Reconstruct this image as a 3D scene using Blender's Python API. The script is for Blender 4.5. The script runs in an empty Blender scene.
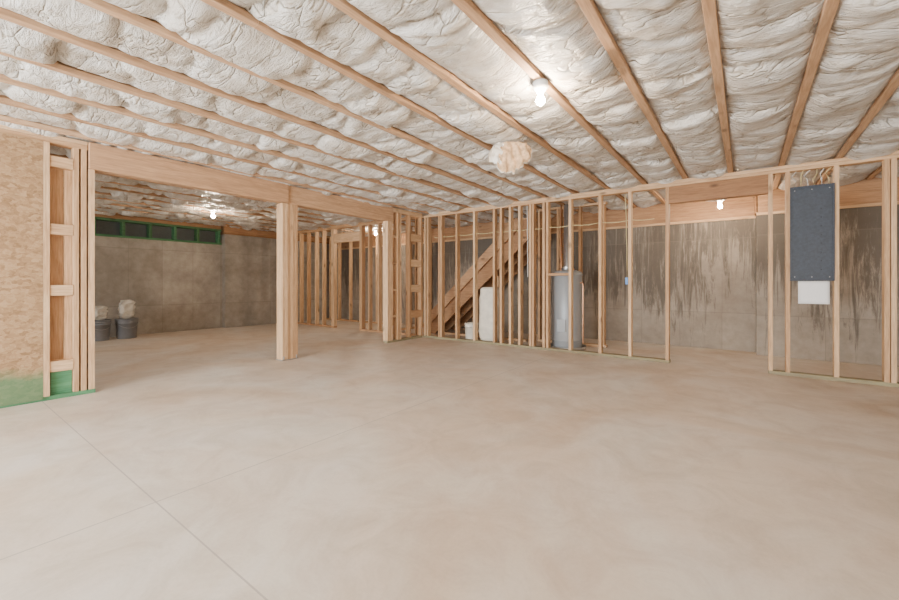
import bpy, math, random
from mathutils import Vector, noise, Matrix
random.seed(7)
H=2.5
scene=bpy.context.scene
# ---------------------------------------------------------------- materials
def new_mat(name):
    m=bpy.data.materials.new(name); m.use_nodes=True
    nt=m.node_tree; b=nt.nodes["Principled BSDF"]
    return m,nt,b
def N(nt,t,**kw):
    n=nt.nodes.new(t)
    for k,v in kw.items(): setattr(n,k,v)
    return n
def ramp(nt,stops):
    r=N(nt,"ShaderNodeValToRGB"); e=r.color_ramp.elements
    e[0].position=stops[0][0]; e[0].color=(*stops[0][1],1)
    e[1].position=stops[-1][0]; e[1].color=(*stops[-1][1],1)
    for p,c in stops[1:-1]:
        x=e.new(p); x.color=(*c,1)
    return r
def coords(nt,scale=(1,1,1)):
    g=N(nt,"ShaderNodeNewGeometry"); mp=N(nt,"ShaderNodeMapping")
    mp.inputs['Scale'].default_value=scale
    nt.links.new(g.outputs['Position'],mp.inputs['Vector']); return mp
def noise_n(nt,vec,scale,detail=4,rough=.55,dist=0):
    n=N(nt,"ShaderNodeTexNoise"); n.inputs['Scale'].default_value=scale
    n.inputs['Detail'].default_value=detail; n.inputs['Roughness'].default_value=rough
    n.inputs['Distortion'].default_value=dist
    nt.links.new(vec.outputs[0],n.inputs['Vector']); return n
def mix(nt,a,b,fac,mode='MIX'):
    m=N(nt,"ShaderNodeMix",data_type='RGBA',blend_type=mode)
    for sock,v in ((m.inputs[6],a),(m.inputs[7],b),(m.inputs[0],fac)):
        if isinstance(v,(tuple,list)): sock.default_value=(*v,1)
        elif isinstance(v,(int,float)): sock.default_value=v
        else: nt.links.new(v,sock)
    return m.outputs[2]
def bump(nt,b,h,strength=.3,dist=.01):
    n=N(nt,"ShaderNodeBump"); n.inputs['Strength'].default_value=strength
    n.inputs['Distance'].default_value=dist
    nt.links.new(h,n.inputs['Height']); nt.links.new(n.outputs[0],b.inputs['Normal'])
def math_n(nt,op,a,b=None,c=None):
    m=N(nt,"ShaderNodeMath",operation=op)
    for i,v in enumerate((a,b,c)):
        if v is None: continue
        if isinstance(v,(int,float)): m.inputs[i].default_value=v
        else: nt.links.new(v,m.inputs[i])
    return m.outputs[0]

def wood(name,axis,light,dark,rough=.7):
    m,nt,b=new_mat(name)
    sc=[16,16,16]; sc[axis]=1.1
    mp=coords(nt,sc)
    att=N(nt,"ShaderNodeAttribute",attribute_name="tone")
    off=N(nt,"ShaderNodeVectorMath",operation='ADD')
    sc2=N(nt,"ShaderNodeVectorMath",operation='SCALE'); sc2.inputs['Scale'].default_value=37.0
    nt.links.new(att.outputs['Color'],sc2.inputs[0])
    nt.links.new(mp.outputs[0],off.inputs[0]); nt.links.new(sc2.outputs[0],off.inputs[1])
    n1=noise_n(nt,off,1.6,5,.6,1.2)
    n2=noise_n(nt,off,6.5,3,.6,.3)
    r=ramp(nt,[(.3,dark),(.5,tuple((l*.6+d*.4) for l,d in zip(light,dark))),(.68,light)])
    nt.links.new(n1.outputs[0],r.inputs[0])
    # knots
    sk=[5,5,5]; sk[axis]=2.2
    mk=coords(nt,sk)
    vk=N(nt,"ShaderNodeTexVoronoi"); vk.inputs['Scale'].default_value=1.0
    nt.links.new(mk.outputs[0],vk.inputs['Vector'])
    kr=ramp(nt,[(.06,(1,1,1)),(.15,(0,0,0))]); nt.links.new(vk.outputs[0],kr.inputs[0])
    c=mix(nt,r.outputs[0],tuple(x*.40 for x in dark),math_n(nt,'MULTIPLY',kr.outputs[0],.8))
    g=ramp(nt,[(.35,(.80,.76,.72)),(.6,(1,1,1))]); nt.links.new(n2.outputs[0],g.inputs[0])
    c=mix(nt,c,g.outputs[0],.9,'MULTIPLY')
    tr=ramp(nt,[(0,(.66,.55,.45)),(.5,(.92,.88,.84)),(1,(1.06,1.06,1.06))]); nt.links.new(att.outputs['Fac'],tr.inputs[0])
    c=mix(nt,c,tr.outputs[0],1.0,'MULTIPLY')
    nt.links.new(c,b.inputs['Base Color']); b.inputs['Roughness'].default_value=rough
    bump(nt,b,n2.outputs[0],.15,.004)
    return m
L=(.77,.54,.33); D=(.52,.315,.165)
WX=wood("pine_x",0,L,D); WY=wood("pine_y",1,L,D); WZ=wood("pine_z",2,L,D)
JY=wood("joist_pine",1,(.66,.44,.27),(.44,.265,.15))
BY=wood("beam_fir",1,(.66,.42,.25),(.45,.27,.15))
RX=wood("rim_board_wood",0,(.56,.335,.18),(.36,.205,.11))
RY=wood("rim_board_wood_y",1,(.58,.34,.18),(.38,.21,.11))
GX=wood("treated_x",0,(.34,.31,.18),(.26,.22,.14))
GP=wood("green_plate",1,(.10,.30,.15),(.05,.19,.09))

def concrete(name,base,dark,stain=0,panel=None):
    m,nt,b=new_mat(name)
    mp=coords(nt)
    n1=noise_n(nt,mp,.9,6,.6,.6); n2=noise_n(nt,mp,7,6,.65); n3=noise_n(nt,mp,90,3,.6)
    r=ramp(nt,[(.3,dark),(.7,base)]); nt.links.new(n1.outputs[0],r.inputs[0])
    r2=ramp(nt,[(.3,(.74,.73,.72)),(.65,(1,1,1))]); nt.links.new(n2.outputs[0],r2.inputs[0])
    c=mix(nt,r.outputs[0],r2.outputs[0],.9,'MULTIPLY')
    geo=N(nt,"ShaderNodeNewGeometry"); sep=N(nt,"ShaderNodeSeparateXYZ"); nt.links.new(geo.outputs['Position'],sep.inputs[0])
    if stain:
        ms=coords(nt,(9,9,.7)); ns=noise_n(nt,ms,1.3,9,.78,1.1)
        mb=coords(nt,(.9,.9,.5)); nb=noise_n(nt,mb,1.0,2,.5)
        zz=N(nt,"ShaderNodeMapRange"); nt.links.new(sep.outputs['Z'],zz.inputs[0])
        zz.inputs[1].default_value=.1; zz.inputs[2].default_value=1.9
        zz.inputs[3].default_value=-.12; zz.inputs[4].default_value=.13
        s=math_n(nt,'ADD',ns.outputs[0],zz.outputs[0])
        s=math_n(nt,'ADD',s,math_n(nt,'MULTIPLY',math_n(nt,'SUBTRACT',nb.outputs[0],.5),.45))
        sr=ramp(nt,[(.48,(0,0,0)),(.53,(.55,.55,.55)),(.60,(1,1,1))]); nt.links.new(s,sr.inputs[0])
        c=mix(nt,c,tuple(x*.36 for x in dark),math_n(nt,'MULTIPLY',sr.outputs[0],stain))
    if panel is not None:
        ax,step=panel
        f=math_n(nt,'FRACT',math_n(nt,'DIVIDE',sep.outputs[ax],step))
        d=math_n(nt,'ABSOLUTE',math_n(nt,'SUBTRACT',f,.5))
        ln=math_n(nt,'LESS_THAN',d,.008)
        fz=math_n(nt,'FRACT',math_n(nt,'DIVIDE',sep.outputs[2],1.22))
        lz=math_n(nt,'LESS_THAN',math_n(nt,'ABSOLUTE',math_n(nt,'SUBTRACT',fz,.5)),.006)
        ln=math_n(nt,'MAXIMUM',ln,lz)
        c=mix(nt,c,tuple(x*.7 for x in dark),math_n(nt,'MULTIPLY',ln,.45))
        fl=math_n(nt,'FLOOR',math_n(nt,'ADD',math_n(nt,'DIVIDE',sep.outputs[ax],step*2),.25))
        fl2=math_n(nt,'FLOOR',math_n(nt,'ADD',math_n(nt,'DIVIDE',sep.outputs[2],1.22),.5))
        wn=N(nt,"ShaderNodeTexWhiteNoise",noise_dimensions='1D')
        nt.links.new(math_n(nt,'ADD',fl,math_n(nt,'MULTIPLY',fl2,17.3)),wn.inputs['W'])
        pr=ramp(nt,[(0,(.80,.79,.78)),(1,(1,1,1))]); nt.links.new(wn.outputs['Value'],pr.inputs[0])
        c=mix(nt,c,pr.outputs[0],.85,'MULTIPLY')
    nt.links.new(c,b.inputs['Base Color']); b.inputs['Roughness'].default_value=.9
    bump(nt,b,math_n(nt,'ADD',n2.outputs[0],math_n(nt,'MULTIPLY',n3.outputs[0],.3)),.25,.01)
    return m
CW=concrete("concrete_west",(.50,.46,.40),(.32,.29,.25),.0,(1,.61))
CN=concrete("concrete_north",(.45,.385,.31),(.32,.265,.21),.85,(0,.61))
CG=concrete("concrete_plain",(.62,.58,.53),(.52,.48,.43),0,None)

def floor_mat():
    m,nt,b=new_mat("floor_slab")
    mp=coords(nt)
    n1=noise_n(nt,mp,.65,6,.62,.9); n2=noise_n(nt,mp,2.6,8,.7,1.0); n3=noise_n(nt,mp,60,4,.7)
    r=ramp(nt,[(.34,(.62,.495,.375)),(.5,(.68,.59,.495)),(.66,(.715,.665,.60))]); nt.links.new(n1.outputs[0],r.inputs[0])
    r2=ramp(nt,[(.33,(.81,.775,.74)),(.58,(1,1,1))]); nt.links.new(n2.outputs[0],r2.inputs[0])
    c=mix(nt,r.outputs[0],r2.outputs[0],.95,'MULTIPLY')
    r3=ramp(nt,[(.35,(.91,.91,.91)),(.6,(1,1,1))]); nt.links.new(n3.outputs[0],r3.inputs[0])
    c=mix(nt,c,r3.outputs[0],.6,'MULTIPLY')
    g=N(nt,"ShaderNodeNewGeometry"); s=N(nt,"ShaderNodeSeparateXYZ"); nt.links.new(g.outputs['Position'],s.inputs[0])
    def line(o,p,w): return math_n(nt,'LESS_THAN',math_n(nt,'ABSOLUTE',math_n(nt,'SUBTRACT',o,p)),w)
    l=math_n(nt,'MAXIMUM',line(s.outputs[1],.74,.0035),line(s.outputs[0],-2.38,.004))
    c=mix(nt,c,(.34,.30,.27),math_n(nt,'MULTIPLY',l,.7))
    nt.links.new(c,b.inputs['Base Color'])
    rr=N(nt,"ShaderNodeMapRange"); nt.links.new(n2.outputs[0],rr.inputs[0]); rr.inputs[3].default_value=.40; rr.inputs[4].default_value=.62
    nt.links.new(rr.outputs[0],b.inputs['Roughness'])
    b.inputs['Specular IOR Level'].default_value=.35
    bump(nt,b,math_n(nt,'SUBTRACT',n2.outputs[0],math_n(nt,'MULTIPLY',l,1.0)),.08,.01)
    return m
FM=floor_mat()
def osb_mat():
    m,nt,b=new_mat("osb_board")
    mp=coords(nt,(22,16,24)); nn=noise_n(nt,mp,1.3,4)
    v=N(nt,"ShaderNodeTexVoronoi"); v.inputs['Scale'].default_value=1.3
    ad=N(nt,"ShaderNodeVectorMath",operation='ADD'); nt.links.new(mp.outputs[0],ad.inputs[0]); nt.links.new(nn.outputs[1],ad.inputs[1])
    nt.links.new(ad.outputs[0],v.inputs['Vector'])
    v2=N(nt,"ShaderNodeTexVoronoi"); v2.inputs['Scale'].default_value=3.1; nt.links.new(ad.outputs[0],v2.inputs['Vector'])
    sp=N(nt,"ShaderNodeSeparateColor"); nt.links.new(v.outputs['Color'],sp.inputs[0])
    sp2=N(nt,"ShaderNodeSeparateColor"); nt.links.new(v2.outputs['Color'],sp2.inputs[0])
    t=math_n(nt,'ADD',math_n(nt,'MULTIPLY',sp.outputs[0],.6),math_n(nt,'MULTIPLY',sp2.outputs[0],.4))
    r=ramp(nt,[(0.1,(.24,.135,.06)),(.5,(.34,.205,.10)),(.9,(.42,.27,.145))]); nt.links.new(t,r.inputs[0])
    g=N(nt,"ShaderNodeNewGeometry"); s=N(nt,"ShaderNodeSeparateXYZ"); nt.links.new(g.outputs['Position'],s.inputs[0])
    m2=coords(nt,(1,1,1)); ne=noise_n(nt,m2,5,6,.7)
    zz=math_n(nt,'ADD',s.outputs[2],math_n(nt,'MULTIPLY',ne.outputs[0],.22))
    gr=ramp(nt,[(.32,(1,1,1)),(.44,(0,0,0))]); nt.links.new(zz,gr.inputs[0])
    c=mix(nt,r.outputs[0],(.05,.18,.08),math_n(nt,'MULTIPLY',gr.outputs[0],.75))
    nt.links.new(c,b.inputs['Base Color']); b.inputs['Roughness'].default_value=.75
    bump(nt,b,sp.outputs[0],.2,.003)
    return m
OSB=osb_mat()
def insul_mat():
    m,nt,b=new_mat("insulation_plastic")
    mp=coords(nt); n1=noise_n(nt,mp,4.0,6,.68,.9)
    r=ramp(nt,[(.34,(.56,.49,.41)),(.48,(.73,.68,.61)),(.62,(.83,.80,.75))]); nt.links.new(n1.outputs[0],r.inputs[0])
    mx=coords(nt,(6,20,6)); n2=noise_n(nt,mx,1.3,7,.62,1.6)
    mw=coords(nt,(1,1,1)); n3=noise_n(nt,mw,30,5,.7,1.0)
    # crisp folds in the plastic facing
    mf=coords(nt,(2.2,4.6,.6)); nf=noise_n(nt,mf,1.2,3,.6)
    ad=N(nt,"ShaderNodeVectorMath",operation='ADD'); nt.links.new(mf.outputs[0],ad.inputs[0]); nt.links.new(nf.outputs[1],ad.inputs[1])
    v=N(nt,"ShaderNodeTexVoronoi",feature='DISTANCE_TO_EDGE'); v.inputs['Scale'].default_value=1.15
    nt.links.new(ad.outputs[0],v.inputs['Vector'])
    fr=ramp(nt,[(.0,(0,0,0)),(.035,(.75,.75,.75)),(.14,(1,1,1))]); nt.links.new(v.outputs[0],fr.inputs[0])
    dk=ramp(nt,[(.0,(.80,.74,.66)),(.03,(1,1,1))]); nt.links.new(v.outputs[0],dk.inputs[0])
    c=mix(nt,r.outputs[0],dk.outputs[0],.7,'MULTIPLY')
    nt.links.new(c,b.inputs['Base Color']); b.inputs['Roughness'].default_value=.34
    b.inputs['Specular IOR Level'].default_value=.55
    h=math_n(nt,'ADD',n2.outputs[0],math_n(nt,'MULTIPLY',n3.outputs[0],.35))
    h=math_n(nt,'ADD',h,math_n(nt,'MULTIPLY',fr.outputs[0],.55))
    bump(nt,b,h,.9,.038)
    return m
INS=insul_mat()
def simple(name,col,rough=.5,metal=0,noise_s=20,var=.12,emit=0):
    m,nt,b=new_mat(name)
    mp=coords(nt); n=noise_n(nt,mp,noise_s,4)
    r=ramp(nt,[(.3,tuple(x*(1-var) for x in col)),(.7,tuple(min(1,x*(1+var*.3)) for x in col))])
    nt.links.new(n.outputs[0],r.inputs[0]); nt.links.new(r.outputs[0],b.inputs['Base Color'])
    b.inputs['Roughness'].default_value=rough; b.inputs['Metallic'].default_value=metal
    if emit:
        b.inputs['Emission Color'].default_value=(1,.80,.59,1); b.inputs['Emission Strength'].default_value=emit
    return m
STEEL=simple("galvanised_steel",(.5,.5,.5),.4,.9)
HEATER=simple("heater_enamel",(.30,.31,.32),.4,.1,4,.05)
COPPER=simple("copper",(.72,.38,.22),.3,1)
PANEL=simple("panel_slate_grey",(.045,.056,.076),.6,0,40,.3)
PANELH=simple("panel_knockout",(.03,.035,.045),.6)
PAPER=simple("paper_white",(.85,.84,.83),.8,0,5,.03)
PLWHITE=simple("plastic_white",(.74,.68,.57),.45,0,9,.18)
PLGREY=simple("plastic_bucket_grey",(.22,.23,.25),.5,0,9,.15)
PLBLUE=simple("box_blue",(.12,.28,.62),.5)
BAG=simple("paper_bag",(.66,.62,.55),.8,0,12,.3)
FIBRE=simple("insulation_fibre",(.62,.42,.25),.95,0,26,.5)
CABLE=simple("cable_yellow",(.62,.50,.25),.5)
CABLEW=simple("cable_white",(.72,.70,.66),.5)
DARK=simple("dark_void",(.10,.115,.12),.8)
PORC=simple("porcelain",(.85,.84,.82),.3,0,5,.02)
FRAMEW=simple("vinyl_white",(.8,.8,.8),.4,0,5,.02)
BULB=simple("bulb_glow",(1,.9,.8),.4,0,5,.0,1250)
BULB2=simple("bulb_glow_warm",(1,.9,.8),.4,0,5,.0,1150)

# ---------------------------------------------------------------- builders
class MB:
    def __init__(s): s.v=[];s.f=[];s.m=[];s.t=[];s.mats=[];s.sm=[]
    def mi(s,mat):
        if mat not in s.mats: s.mats.append(mat)
        return s.mats.index(mat)
    def box(s,x0,x1,y0,y1,z0,z1,mat,M=None,tone=None):
        b=len(s.v); P=[(x,y,z) for z in (z0,z1) for y in (y0,y1) for x in (x0,x1)]
        if M: P=[tuple(M@Vector(p)) for p in P]
        s.v+=P
        F=[(0,2,3,1),(4,5,7,6),(0,1,5,4),(2,6,7,3),(0,4,6,2),(1,3,7,5)]
        t=random.random() if tone is None else tone; k=s.mi(mat)
        for f in F: s.f.append(tuple(b+i for i in f)); s.m.append(k); s.t.append(t); s.sm.append(False)
    def lathe(s,prof,c,mat,seg=28,M=None):
        b=len(s.v); k=s.mi(mat)
        for r,z in prof:
            for i in range(seg):
                a=2*math.pi*i/seg
                p=Vector((r*math.cos(a),r*math.sin(a),z))
                if M: p=M@p
                s.v.append((c[0]+p.x,c[1]+p.y,c[2]+p.z))
        for j in range(len(prof)-1):
            for i in range(seg):
                s.f.append((b+j*seg+i,b+j*seg+(i+1)%seg,b+(j+1)*seg+(i+1)%seg,b+(j+1)*seg+i)); s.m.append(k); s.t.append(.5); s.sm.append(True)
    def prism(s,poly,y0,y1,mat,tone=None):   # polygon in xz extruded in y
        b=len(s.v); n=len(poly); k=s.mi(mat); t=random.random() if tone is None else tone
        s.v+=[(p[0],y0,p[1]) for p in poly]+[(p[0],y1,p[1]) for p in poly]
        fs=[tuple(b+i for i in range(n)),tuple(b+n+i for i in reversed(range(n)))]
        fs+=[(b+i,b+n+i,b+n+(i+1)%n,b+(i+1)%n) for i in range(n)]
        for f in fs: s.f.append(f); s.m.append(k); s.t.append(t); s.sm.append(False)
    def tube(s,pts,r,mat,seg=8):
        b=len(s.v); k=s.mi(mat); pts=[Vector(p) for p in pts]
        for i,p in enumerate(pts):
            d=(pts[min(i+1,len(pts)-1)]-pts[max(i-1,0)]).normalized()
            u=d.cross(Vector((0,0,1)))
            if u.length<.01: u=d.cross(Vector((1,0,0)))
            u.normalize(); w=d.cross(u)
            for j in range(seg):
                a=2*math.pi*j/seg; s.v.append(tuple(p+r*(math.cos(a)*u+math.sin(a)*w)))
        for i in range(len(pts)-1):
            for j in range(seg):
                s.f.append((b+i*seg+j,b+i*seg+(j+1)%seg,b+(i+1)*seg+(j+1)%seg,b+(i+1)*seg+j)); s.m.append(k); s.t.append(.5); s.sm.append(True)
    def make(s,name,bevel=0):
        me=bpy.data.meshes.new(name); me.from_pydata(s.v,[],s.f)
        for m in s.mats: me.materials.append(m)
        me.polygons.foreach_set("material_index",s.m); me.polygons.foreach_set("use_smooth",s.sm)
        a=me.attributes.new("tone",'FLOAT','FACE'); a.data.foreach_set("value",s.t)
        me.update(); me.validate()
        o=bpy.data.objects.new(name,me); scene.collection.objects.link(o)
        if bevel:
            bv=o.modifiers.new("bevel",'BEVEL'); bv.width=bevel; bv.segments=1; bv.limit_method='ANGLE'
        return o

XW,XE,YS,YN=-10.4,4.6,-3.6,8.0
ST=.042; DP=.10
# ---------------------------------------------------------------- shell
b=MB(); b.box(XW-.3,XE+.3,YS-.3,YN+.3,-.15,0,FM); b.make("floor")
b=MB(); b.box(XW-.3,XE+.3,YS-.3,YN+.3,2.865,2.9,OSB,tone=.4); b.make("ceiling")
# west concrete wall, with the step
b=MB()
b.box(XW-.3,XW,YS-.3,4.62,0,2.04,CW); b.box(XW-.3,XW+.14,4.62,YN+.3,0,2.30,CW)
b.box(XW-.3,XW+.10,4.66,YN+.3,2.30,2.34,RY); b.box(XW-.3,XW+.02,4.66,YN+.3,2.34,2.86,RY)
b.make("wall_west",.004)
# green framed band on top of the west wall
b=MB()
b.box(XW-.16,XW+.02,YS,4.60,2.04,2.085,GP); b.box(XW-.16,XW+.02,YS,4.60,2.37,2.42,GP)
y=4.54
while y>YS:
    b.box(XW-.16,XW+.015,y-.02,y+.03,2.085,2.37,GP); y-=.47
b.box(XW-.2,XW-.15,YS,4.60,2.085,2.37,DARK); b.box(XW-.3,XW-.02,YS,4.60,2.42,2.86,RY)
b.make("rim_band_green",.003)
# north wall
b=MB(); b.box(XW,.14,YN,YN+.3,0,2.13,CN); b.box(.14,XE+.3,YN-.3,YN+.3,0,2.13,CN); b.make("wall_north",.004)
b=MB(); b.box(XW,.14,YN-.02,YN+.12,2.13,2.17,WX); b.box(.14,XE,YN-.32,YN-.18,2.13,2.17,WX)
b.box(XW,.14,YN+.06,YN+.1,2.17,2.86,RX); b.box(.14,XE,YN-.24,YN-.2,2.17,2.86,RX); b.box(.12,.16,YN-.24,YN+.1,2.17,2.86,RX)
b.make("rim_joist_north",.003)
b=MB(); b.box(XE,XE+.3,YS-.3,YN-.3,0,2.86,CG); b.make("wall_east")
# south wall with patio door and window openings (one wall, built from separate boxes)
for a in ((XW-.3,-8.5,0,2.86),(-8.5,-6.5,0,.9),(-8.5,-6.5,2.1,2.86),(-6.5,-5.0,0,2.86),(-5.0,-1.0,2.15,2.86),(-1.0,.6,0,2.86),(.6,3.4,0,.7),(.6,3.4,2.15,2.86),(3.4,XE,0,2.86)):
    b=MB(); b.box(a[0],a[1],YS-.3,YS,a[2],a[3],CG); b.make("wall_south")
def winframe(name,x0,x1,z0,z1,n):
    b=MB(); w=.06; e=.004; x0+=e;x1-=e;z0+=e;z1-=e
    b.box(x0,x1,YS-.2,YS-.1,z0,z0+w,FRAMEW); b.box(x0,x1,YS-.2,YS-.1,z1-w,z1,FRAMEW)
    for i in range(n+1):
        x=x0+(x1-x0-w)*i/n; b.box(x,x+w,YS-.2,YS-.1,z0+w,z1-w,FRAMEW)
    b.make(name,.004)
winframe("door_1",-5.0,-1.0,0,2.15,2); winframe("added_window_east",.6,3.4,.7,2.15,2); winframe("window_2",-8.5,-6.5,.9,2.1,2)  # east window is an unseen addition for more even light

# ---------------------------------------------------------------- joists + insulation
SP=.5; X0=-.147; JW=.056
js=[X0+SP*k for k in range(-20,10)]
b=MB()
for x in js:
    cuts=[YS]+sorted([random.uniform(-2,7) for _ in range(1)])+[YN+.02 if x<.1 else YN-.26]
    for a,c in zip(cuts[:-1],cuts[1:]): b.box(x-JW/2,x+JW/2,a,c,H+.001,H+.04,JY,tone=random.uniform(.35,1))
    b.box(x-.007,x+.007,YS,cuts[-1],H+.04,2.82,JY); b.box(x-JW/2,x+JW/2,YS,cuts[-1],2.82,2.86,JY)
b.make("ceiling_joists",.003)

verts=[];faces=[]
NA=15; DY=.024
edges=sorted([XW+.03]+js+[XE-.02])
for bi in range(len(edges)-1):
    xa=edges[bi]+ .012; xb=edges[bi+1]-.012
    if xb-xa<.1: continue
    ymax=YN+.03 if xb<.2 else YN-.27
    ny=int((ymax-YS)/DY)
    seams=[];y=YS+random.uniform(0,.5)
    while y<ymax:
        seams.append((y,random.uniform(-.09,.09),random.uniform(.35,1.3),random.random()*9)); y+=random.choice([random.uniform(.12,.28),random.uniform(.28,.6)])
    offs=[random.uniform(-.045,.022) for _ in range(len(seams)+1)]
    tilt=[random.uniform(-.025,.025) for _ in range(len(seams)+1)]
    base=len(verts); k0=0
    for j in range(ny+1):
        y=YS+(ymax-YS)*j/ny
        while k0<len(seams)-1 and seams[k0][0]<y-.6: k0+=1
        for i in range(NA):
            a=-1+2*i/(NA-1); x=xa+(xb-xa)*(a+1)/2
            cr=0;idx=k0
            for k in range(k0,min(k0+10,len(seams))):
                sy,sl,st,ph=seams[k]
                yy=sy+sl*a+.07*noise.noise(Vector((x*5,ph,0)))
                if y>yy: idx=k+1
                d=abs(y-yy)
                if d<.3: cr=max(cr,st*math.exp(-d/.026))
            p=(1-abs(a)**3.4)
            n=noise.noise(Vector((x*2.5,y*2.2,1.3+bi)))*.026+noise.noise(Vector((x*7,y*12,bi)))*.015+noise.noise(Vector((x*18,y*26,bi)))*.007
            z=H+.050-.055*p+cr*.048*(.3+.7*p)+(offs[idx]+tilt[idx]*a)*p+n*(.25+.75*p)
            z=max(z,H-.06)
            verts.append((x,y,z))
    for j in range(ny):
        for i in range(NA-1):
            q=base+j*NA+i; faces.append((q,q+NA,q+NA+1,q+1))
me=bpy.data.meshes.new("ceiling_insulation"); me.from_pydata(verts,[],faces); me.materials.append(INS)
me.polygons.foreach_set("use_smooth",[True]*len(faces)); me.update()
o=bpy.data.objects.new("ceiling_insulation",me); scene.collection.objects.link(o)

# ---------------------------------------------------------------- north stud wall (y=6.2)
Y0=6.2;Y1=6.3
def stud(b,x,z0=.04,z1=H-.08,w=ST,y0=Y0,y1=Y1): b.box(x-w/2,x+w/2,y0,y1,z0,z1,WZ)
b=MB()
b.box(-5.24,-.83,Y0,Y1,0,.04,GX); b.box(-5.24,4.55,Y0,Y1,H-.08,H-.042,WX); b.box(-5.1,4.55,Y0,Y1,H-.04,H,WX)
for x in (-5.2,-5.13,-4.84,-4.79,-4.42,-4.02,-3.60,-3.46,-3.28,-3.10,-2.90,-2.85,-2.66,-2.60,-2.22,-1.76,-1.34,-.86): stud(b,x)
b.box(-.84,.23,Y0+.005,Y0+.045,2.19,H-.082,RX); b.box(-.84,.23,Y0+.055,Y1-.005,2.19,H-.082,RX)
b.box(-2.58,-2.24,Y0+.01,Y1-.01,1.22,1.26,WX)
b.make("stud_wall",.002)
b=MB()
b.box(.23,4.55,Y0,Y1,0,.04,GX)
for x in (.25,.41,.83,1.22,1.27,1.68,2.1,2.5,2.9,3.35,3.8,4.2,4.5): stud(b,x)
b.make("stud_wall",.002)
b=MB()
b.box(XW+.16,-8.11,Y0,Y1,0,.04,RX); b.box(-7.17,-5.36,Y0,Y1,0,.04,RX)
b.box(XW+.16,-5.38,Y0,Y1,H-.08,H,WX)
for x in (-10.2,-10.1,-9.53,-9.2,-8.85,-8.55,-8.18,-8.13,-7.15,-7.1,-6.86,-6.55,-6.28,-6.0,-5.7,-5.45): stud(b,x)
b.box(-8.11,-7.17,Y0+.01,Y1-.01,2.08,2.3,WX)
b.make("stud_wall",.002)
# second framing line behind (stair / utility partition)
b=MB()
for x in (-10.0,-9.6,-9.1,-8.6,-8.0,-7.4): b.box(x-.02,x+.02,7.5,7.6,.04,H-.04,WZ)
b.box(-10.2,-7.3,7.5,7.6,0,.04,WX); b.box(-10.2,-7.3,7.5,7.6,H-.04,H,WX)
b.make("stud_wall",.002)
b=MB()
for y in (6.4,6.75,7.15,7.55,7.9): b.box(-6.5,-6.4,y-.02,y+.02,.04,H-.04,WZ)
b.box(-6.5,-6.4,6.32,7.95,0,.04,WY); b.box(-6.5,-6.4,6.32,7.95,H-.04,H,WY)
b.make("stud_wall",.002)

# ---------------------------------------------------------------- west partition (x=-5.25)
XF=-5.25; XB=-5.35
b=MB()
b.box(XB,XF,YS,.79,0,.04,GP); b.box(XB,XF,.79,1.12,0,.04,GP)
b.box(XB,XF,YS,1.06,H-.04,H,WY); b.box(XB,XF,YS,1.06,H-.082,H-.042,WY)
y=YS+.02
while y<.6: b.box(XB,XF,y,y+ST,.04,H-.082,WZ); y+=.406
b.box(XB,XF+.014,.748,.79,.04,H-.082,WZ)
b.box(XB,XF,.955,.997,.04,H-.082,WZ); b.box(XB,XF+.005,1.012,1.052,.04,H-.082,WZ)
b.box(XB,XF,1.066,1.115,.04,2.235,WZ)
for z in (.26,.98,1.56,2.2): b.box(XB+.01,XF+.004,.79,.955,z,z+.10,WY)
b.box(XB-.002,XB+.012,.79,.90,.3,2.25,WZ,tone=.1)
b.box(XB+.012,XB+.03,.90,.955,.04,2.3,WZ)
b.box(XB+.02,XF-.03,.80,.95,.04,.26,GP)
b.make("stud_wall",.002)
b=MB(); b.box(XF+.001,XF+.013,YS,.745,.02,2.42,OSB,tone=.5); b.make("wall_sheathing")
# end section near the corner
b=MB()
b.box(XB,XF,5.2,6.19,0,.04,GX)
for y in (5.20,5.245,5.29): b.box(XB-.02,XF+.01,y,y+ST,.04,2.235,WZ,tone=.8)
b.box(XB,XF+.03,5.45,5.492,.04,H-.08,WZ); b.box(XB,XF+.03,5.497,5.539,.04,H-.08,WZ)
b.box(XB,XF,5.80,5.842,.04,H-.08,WZ); b.box(XB,XF,6.145,6.187,.04,H-.08,WZ)
for z in (.45,.95,1.45,1.95): b.box(XB+.005,XF-.005,5.335,5.45,z,z+.04,WY); b.box(XB+.06,XF-.002,5.842,6.145,z-.03,z+.11,WY)
b.box(XB,XF,5.36,6.19,H-.08,H,WY)
b.make("stud_wall",.002)
# header beam
b=MB()
b.box(XB,XF+.03,1.066,3.22,2.235,H-.002,BY,tone=.45); b.box(XB-.05,XF+.0,3.222,5.36,2.235,H-.002,BY,tone=.8)
b.make("header_beam",.004)
# support post: laminated studs
b=MB()
y=3.14
for i in range(6): b.box(XB-.05,XF+random.uniform(-.004,.004),y,y+.0395,.012,2.233,WZ); y+=.0405
b.box(XB-.06,XF+.006,3.13,3.39,0,.012,STEEL)
b.box(XF+.001,XF+.006,3.15,3.17,.012,.06,STEEL);b.box(XF+.001,XF+.006,3.35,3.37,.012,.06,STEEL)
b.make("support_post",.002)

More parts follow.
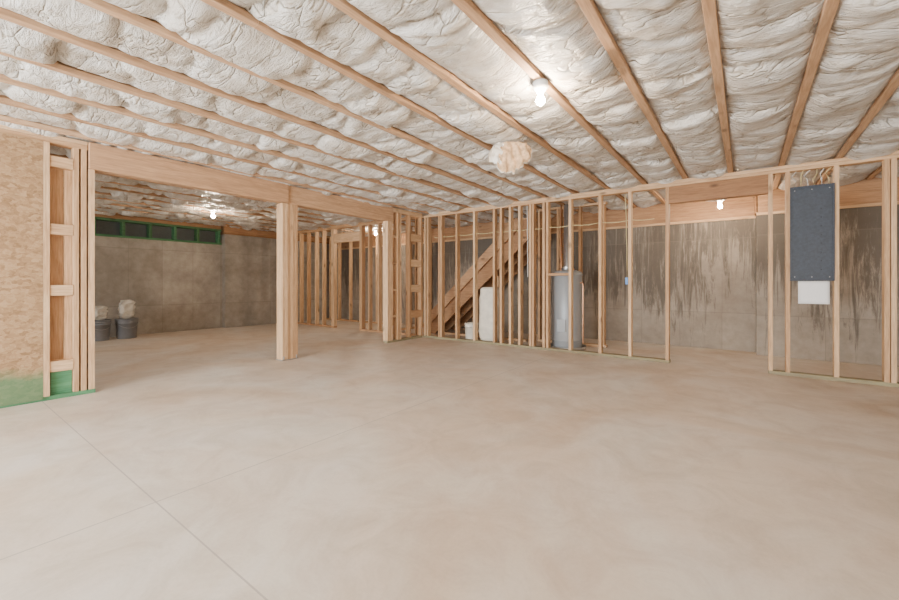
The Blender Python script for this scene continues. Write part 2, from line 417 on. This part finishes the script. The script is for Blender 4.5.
# ---------------------------------------------------------------- staircase
b=MB()
n=12; xa=-5.75; run=2.75*12/13; rise=2.27; r=rise/n; t=run/n
ang=math.atan2(rise,run)
for (y0,y1) in ((6.80,6.84),(7.24,7.28),(7.70,7.74)):
    poly=[(xa,0)]
    for i in range(n):
        poly.append((xa+i*t,(i+1)*r)) ; poly.append((xa+(i+1)*t,(i+1)*r))
    poly.append((xa+run,rise-.36)); poly.append((xa+.32,0))
    b.prism(poly,y0,y1,RX,tone=.2)
for i in range(n):
    b.box(xa+i*t-.025,xa+(i+1)*t,6.76,7.78,(i+1)*r,(i+1)*r+.028,WX,tone=.3)
    b.box(xa+i*t,xa+i*t+.018,6.84,7.70,i*r+.03,(i+1)*r,WY,tone=.6)
M=Matrix.Translation((xa+.2,6.72,.26))@Matrix.Rotation(-ang,4,'Y')
b.box(0,math.hypot(run,rise)-.45,0,.035,-.06,.12,RX,M=M,tone=.6)
b.box(xa+run+.001,xa+run+.04,6.76,7.78,rise-.30,H-.06,WY)
b.make("staircase",.002)
b=MB()
for x in (-4.9,-4.4,-3.9,-3.4):
    top=(x-xa)/run*rise-.42
    b.box(x-.02,x+.02,6.86,6.94,.04,max(.3,top),WZ)
b.box(-5.3,-3.3,6.86,6.94,0,.04,WX)
b.make("stair_support_framing",.002)
b=MB()
for x in (-3.12,-2.75,-2.70,-2.35,-1.95): b.box(x-.02,x+.02,7.05,7.15,.04,H-.05,WZ,tone=.15)
b.box(-3.14,-1.9,7.05,7.15,0,.04,WX); b.box(-3.14,-1.9,7.05,7.15,H-.05,H-.01,WX)
b.make("stud_wall",.002)

# ---------------------------------------------------------------- water heater
b=MB(); c=(-2.42,6.62,0)
b.lathe([(0,.0),(.30,.0),(.31,.05),(.30,.05),(.295,.01),(0,.01)],c,STEEL,36)
b.lathe([(0,.03),(.235,.03),(.245,.05),(.245,.14),(.250,.145),(.250,.16),(.245,.165),(.245,1.22),(.250,1.225),(.250,1.25),(.235,1.285),(.15,1.31),(0,1.32)],c,HEATER,40)
for dx in (-.1,.1):
    b.lathe([(0,1.29),(.025,1.29),(.025,1.34),(.014,1.34),(.011,1.36),(.011,H-.07),(0,H-.07)],(c[0]+dx,c[1],0),COPPER,12)
b.lathe([(.05,1.31),(.10,1.33),(.05,1.40),(.05,2.42),(0,2.42)],c,STEEL,20)
b.box(c[0]-.07,c[0]+.07,c[1]-.262,c[1]-.235,.30,.50,HEATER)
b.tube([(c[0]+.24,c[1]-.05,1.1),(c[0]+.28,c[1]-.05,1.1),(c[0]+.285,c[1]-.05,1.06),(c[0]+.285,c[1]-.05,.12)],.01,COPPER)
b.make("water_heater",0)

# ---------------------------------------------------------------- wrapped bundle
def lumpy(name,c,sx,sy,sz,mat,amp=.02,p=4,M=None,seg=28,rings=26):
    V=[];F=[]
    for j in range(rings+1):
        ph=-math.pi/2+math.pi*j/rings
        for i in range(seg):
            th=2*math.pi*i/seg
            def sp(v,e): return math.copysign(abs(v)**e,v)
            x=sp(math.cos(ph),2/p)*sp(math.cos(th),2/p); y=sp(math.cos(ph),2/p)*sp(math.sin(th),2/p); z=sp(math.sin(ph),2/p)
            q=Vector((x*sx,y*sy,z*sz)); nn=noise.noise(Vector((x*2+c[0],y*2,z*5)))+.5*noise.noise(Vector((x*6,y*6+c[1],z*12)))
            q.x+=nn*amp*(1 if abs(z)<.98 else .4); q.y+=nn*amp
            if M: q=M@q
            V.append((c[0]+q.x,c[1]+q.y,c[2]+q.z))
    for j in range(rings):
        for i in range(seg): F.append((j*seg+i,j*seg+(i+1)%seg,(j+1)*seg+(i+1)%seg,(j+1)*seg+i))
    me=bpy.data.meshes.new(name); me.from_pydata(V,[],F); me.materials.append(mat)
    me.polygons.foreach_set("use_smooth",[True]*len(F)); me.update()
    o=bpy.data.objects.new(name,me); scene.collection.objects.link(o); return o
lumpy("wrapped_insulation_bundle",(-3.82,6.47,.515),.21,.12,.51,PLWHITE,.022,6)

# ---------------------------------------------------------------- buckets
def bucket(c,mat,r=.15,h=.36,lid=True):
    b=MB()
    prof=[(0,0),(r*.86,0),(r*.88,.01),(r*.97,h*.78),(r*1.04,h*.79),(r*1.04,h*.82),(r*.98,h*.83),(r*1.0,h*.9),(r*1.05,h*.905),(r*1.05,h*.93),(r,h*.94),(r*1.02,h)]
    if lid: prof+=[(r*1.06,h*.99),(r*1.06,h*1.03),(r*.95,h*1.035),(r*.93,h*1.01),(0,h*1.01)]
    else: prof+=[(r*.97,h),(r*.84,.02),(0,.02)]
    b.lathe(prof,c,mat,32)
    pts=[(c[0]+r*1.07*math.cos(a),c[1]+r*1.07*math.sin(a),c[2]+h*.82-.10*math.sin((a+1.2)/(2.4+1e-6)*math.pi)) for a in [-1.2+2.4*k/14 for k in range(15)]]
    b.tube(pts,.003,STEEL,6)
    return b.make("bucket")
bucket((-9.95,2.18,0),PLGREY,.17,.38); bucket((-9.95,2.60,0),PLGREY,.18,.38)
bucket((-4.25,6.47,0),PLWHITE,.13,.33,False)
lumpy("material_bag",(-9.95,2.18,.525),.10,.10,.14,BAG,.05,2.8)
lumpy("material_bag",(-9.95,2.60,.575),.09,.12,.19,BAG,.05,2.8)

# ---------------------------------------------------------------- electrical panel + paper
b=MB()
b.box(.433,.807,Y0-.012,Y0+.0,1.13,2.22,PANEL); b.box(.434,.806,Y0,Y0+.08,1.14,2.21,PANEL)
b.box(.428,.812,Y0-.022,Y0-.008,2.205,2.225,PANEL); b.box(.428,.812,Y0-.022,Y0-.008,1.125,1.145,PANEL)
b.box(.428,.446,Y0-.022,Y0-.008,1.145,2.205,PANEL); b.box(.794,.812,Y0-.022,Y0-.008,1.145,2.205,PANEL)
Mr=Matrix.Rotation(math.pi/2,3,'X')
for (x,z) in [(.47,2.18),(.77,2.18),(.47,1.17),(.77,1.17),(.62,2.18),(.62,1.17)]+[(.70,1.25+.10*k) for k in range(8)]:
    b.lathe([(0,0),(.006,0),(.007,.002),(0,.003)],(x,Y0-.013,z),STEEL if z in (2.18,1.17) else PANELH,10,Mr)
b.make("electrical_panel",.002)
V=[];F=[]
for j in range(9):
    for i in range(9):
        x=.50+.27*i/8; z=.86+.26*j/8
        V.append((x,Y0-.006-.012*math.sin(i/8*2.6)-.012*(1-j/8),z))
for j in range(8):
    for i in range(8): F.append((j*9+i,j*9+i+1,(j+1)*9+i+1,(j+1)*9+i))
me=bpy.data.meshes.new("paper_sheet"); me.from_pydata(V,[],F); me.materials.append(PAPER)
for p in me.polygons: p.use_smooth=True
o=bpy.data.objects.new("paper_sheet",me); scene.collection.objects.link(o)
sm=o.modifiers.new("thick",'SOLIDIFY'); sm.thickness=.001

# cables
b=MB()
def sag(p,q,n=12,s=.06,jit=.01):
    p=Vector(p);q=Vector(q);out=[]
    for i in range(n+1):
        k=i/n; v=p.lerp(q,k); v.z-=s*4*k*(1-k); v.x+=random.uniform(-jit,jit); out.append(v)
    return out
for k in range(6):
    x=.47+k*.06
    b.tube([(x,Y0+.04,2.228),(x+random.uniform(-.02,.02),Y0+.03,2.30),(x+random.uniform(-.03,.03),Y0+.05,2.36),(x+.02,Y0+.05,2.415)],.006,CABLE if k%2 else CABLEW,6)
b.make("panel_cables")
b=MB()
pts=[]
xs=[-5.0,-4.84,-4.42,-4.02,-3.6,-3.28,-2.9,-2.6,-2.22,-1.76,-1.34,-.95]
for a,c in zip(xs[:-1],xs[1:]): pts+=sag((a,Y0+.05,2.02),(c,Y0+.05,2.02),5,.02,0)[:-1]
b.tube(pts,.006,CABLE,6)
b.tube(sag((-2.95,Y0-.01,2.4),(-2.93,Y0-.012,1.2),8,0,.006),.006,CABLEW,6)
b.tube(sag((-1.40,Y0+.03,2.4),(-1.38,Y0+.03,1.15),8,0,.006),.006,CABLE,6)
b.box(-1.40,-1.365,Y0-.0,Y0+.06,1.08,1.18,PLBLUE)
b.make("wall_wiring")

# ---------------------------------------------------------------- light bulbs
def bulb(x,y,mat,drop=0):
    b=MB(); z=H-drop
    if drop: b.lathe([(0,drop),(.045,drop),(.045,0),(0,0)],(x,y,z),STEEL,20)
    b.lathe([(0,0),(.052,0),(.052,-.03),(.047,-.035),(0,-.035)],(x,y,z),PORC,24)
    b.lathe([(.056,-.035),(.056,-.043),(.034,-.057),(.024,-.077),(0,-.077)],(x,y,z),PORC,24)
    prof=[(.013,-.073),(.015,-.09),(.022,-.105)]
    for k in range(1,10):
        a=math.pi*(.30+.70*k/9); prof.append((max(.0005,.031*math.sin(a)),-.130+.031*math.cos(a)))
    b.lathe(prof,(x,y,z),mat,16)
    return b.make("light_bulb")
bulb(-1.147,2.62,BULB); bulb(-8.147,3.45,BULB2); bulb(-.30,7.25,BULB2,.12); bulb(-7.647,7.15,BULB2)

# ---------------------------------------------------------------- torn insulation flap: end of a batt hanging down, fanned out
V=[];F=[];na,nl=49,22
c0=Vector((-1.84,3.46,H-.045))
du=Vector((.87,.49,0)).normalized()
dn=Vector((.49,-.87,0)).normalized()
mi=[]
def flap(th):
    out=[]
    for j in range(nl+1):
        k=j/nl
        for i in range(na):
            a=-1+2*i/(na-1)
            phi=a*1.25+.12
            R=(.28+.12*noise.noise(Vector((a*2.1,1,5)))+.04*noise.noise(Vector((a*9,4,5))))*k
            px=.12*a*(1-k)+R*math.sin(phi)*.80
            pz=-R*math.cos(phi)*1.0-.01*k
            bul=.03*math.sin(k*math.pi*.8)+.014*math.sin(a*19+2*noise.noise(Vector((a*3,k*3,0))))*k+.045*noise.noise(Vector((a*3,k*4,8)))
            curl=.02*k**4-.10*k*max(0,-a)
            th2=th*(1-.8*k**4)*(1-.6*abs(a)**4)
            out.append(tuple(c0+du*px+dn*(bul-curl+th2)+Vector((0,0,pz))))
    return out
V=flap(0)+flap(.04); nA=len(V)//2
for j in range(nl):
    for i in range(na-1):
        q=j*na+i
        F.append((q,q+1,q+na+1,q+na)); mi.append(0)
        white=(i<12+3*math.sin(j*.9)) or j>nl-2
        F.append((nA+q,nA+q+na,nA+q+na+1,nA+q+1)); mi.append(0 if white else 1)
for j in range(nl):
    for i in (0,na-1):
        q=j*na+i; F.append((q,q+na,nA+q+na,nA+q)); mi.append(0)
for i in range(na-1):
    q=nl*na+i; F.append((q,q+1,nA+q+1,nA+q)); mi.append(0)
me=bpy.data.meshes.new("loose_insulation_flap"); me.from_pydata(V,[],F); me.materials.append(INS); me.materials.append(FIBRE)
me.polygons.foreach_set("material_index",mi); me.polygons.foreach_set("use_smooth",[True]*len(F)); me.update()
o=bpy.data.objects.new("loose_insulation_flap",me); scene.collection.objects.link(o)

# ---------------------------------------------------------------- lights
def area(name,loc,rot,sx,sy,power,col):
    l=bpy.data.lights.new(name,'AREA'); l.shape='RECTANGLE'; l.size=sx; l.size_y=sy; l.energy=power; l.color=col
    o=bpy.data.objects.new(name,l); o.location=loc; o.rotation_euler=rot; scene.collection.objects.link(o)
area("daylight_door",(-3.0,YS-.05,1.1),(math.radians(90),0,0),3.9,2.0,820,(.90,.96,1.0))
area("fill_light_east",(2.0,YS-.05,1.4),(math.radians(90),0,0),2.7,1.4,230,(1,.94,.87))  # added warm fill lamp in the east opening, evens the light
area("daylight_window_west",(-7.5,YS-.05,1.5),(math.radians(90),0,0),1.9,1.1,170,(.97,.97,.95))
w=bpy.data.worlds.new("world"); scene.world=w; w.use_nodes=True
nt=w.node_tree; bg=nt.nodes["Background"]; sky=nt.nodes.new("ShaderNodeTexSky")
try: sky.sky_type='HOSEK_WILKIE'
except: pass
nt.links.new(sky.outputs[0],bg.inputs[0]); bg.inputs[1].default_value=.8

# ---------------------------------------------------------------- camera
cd=bpy.data.cameras.new("camera"); cam=bpy.data.objects.new("camera",cd); scene.collection.objects.link(cam)
cam.location=(0,0,1.1); cam.rotation_euler=(math.radians(90),0,math.radians(36.45))
cd.sensor_width=36; cd.lens=400*36/899; cd.shift_y=-17/899; cd.clip_start=.05; cd.clip_end=100
scene.camera=cam
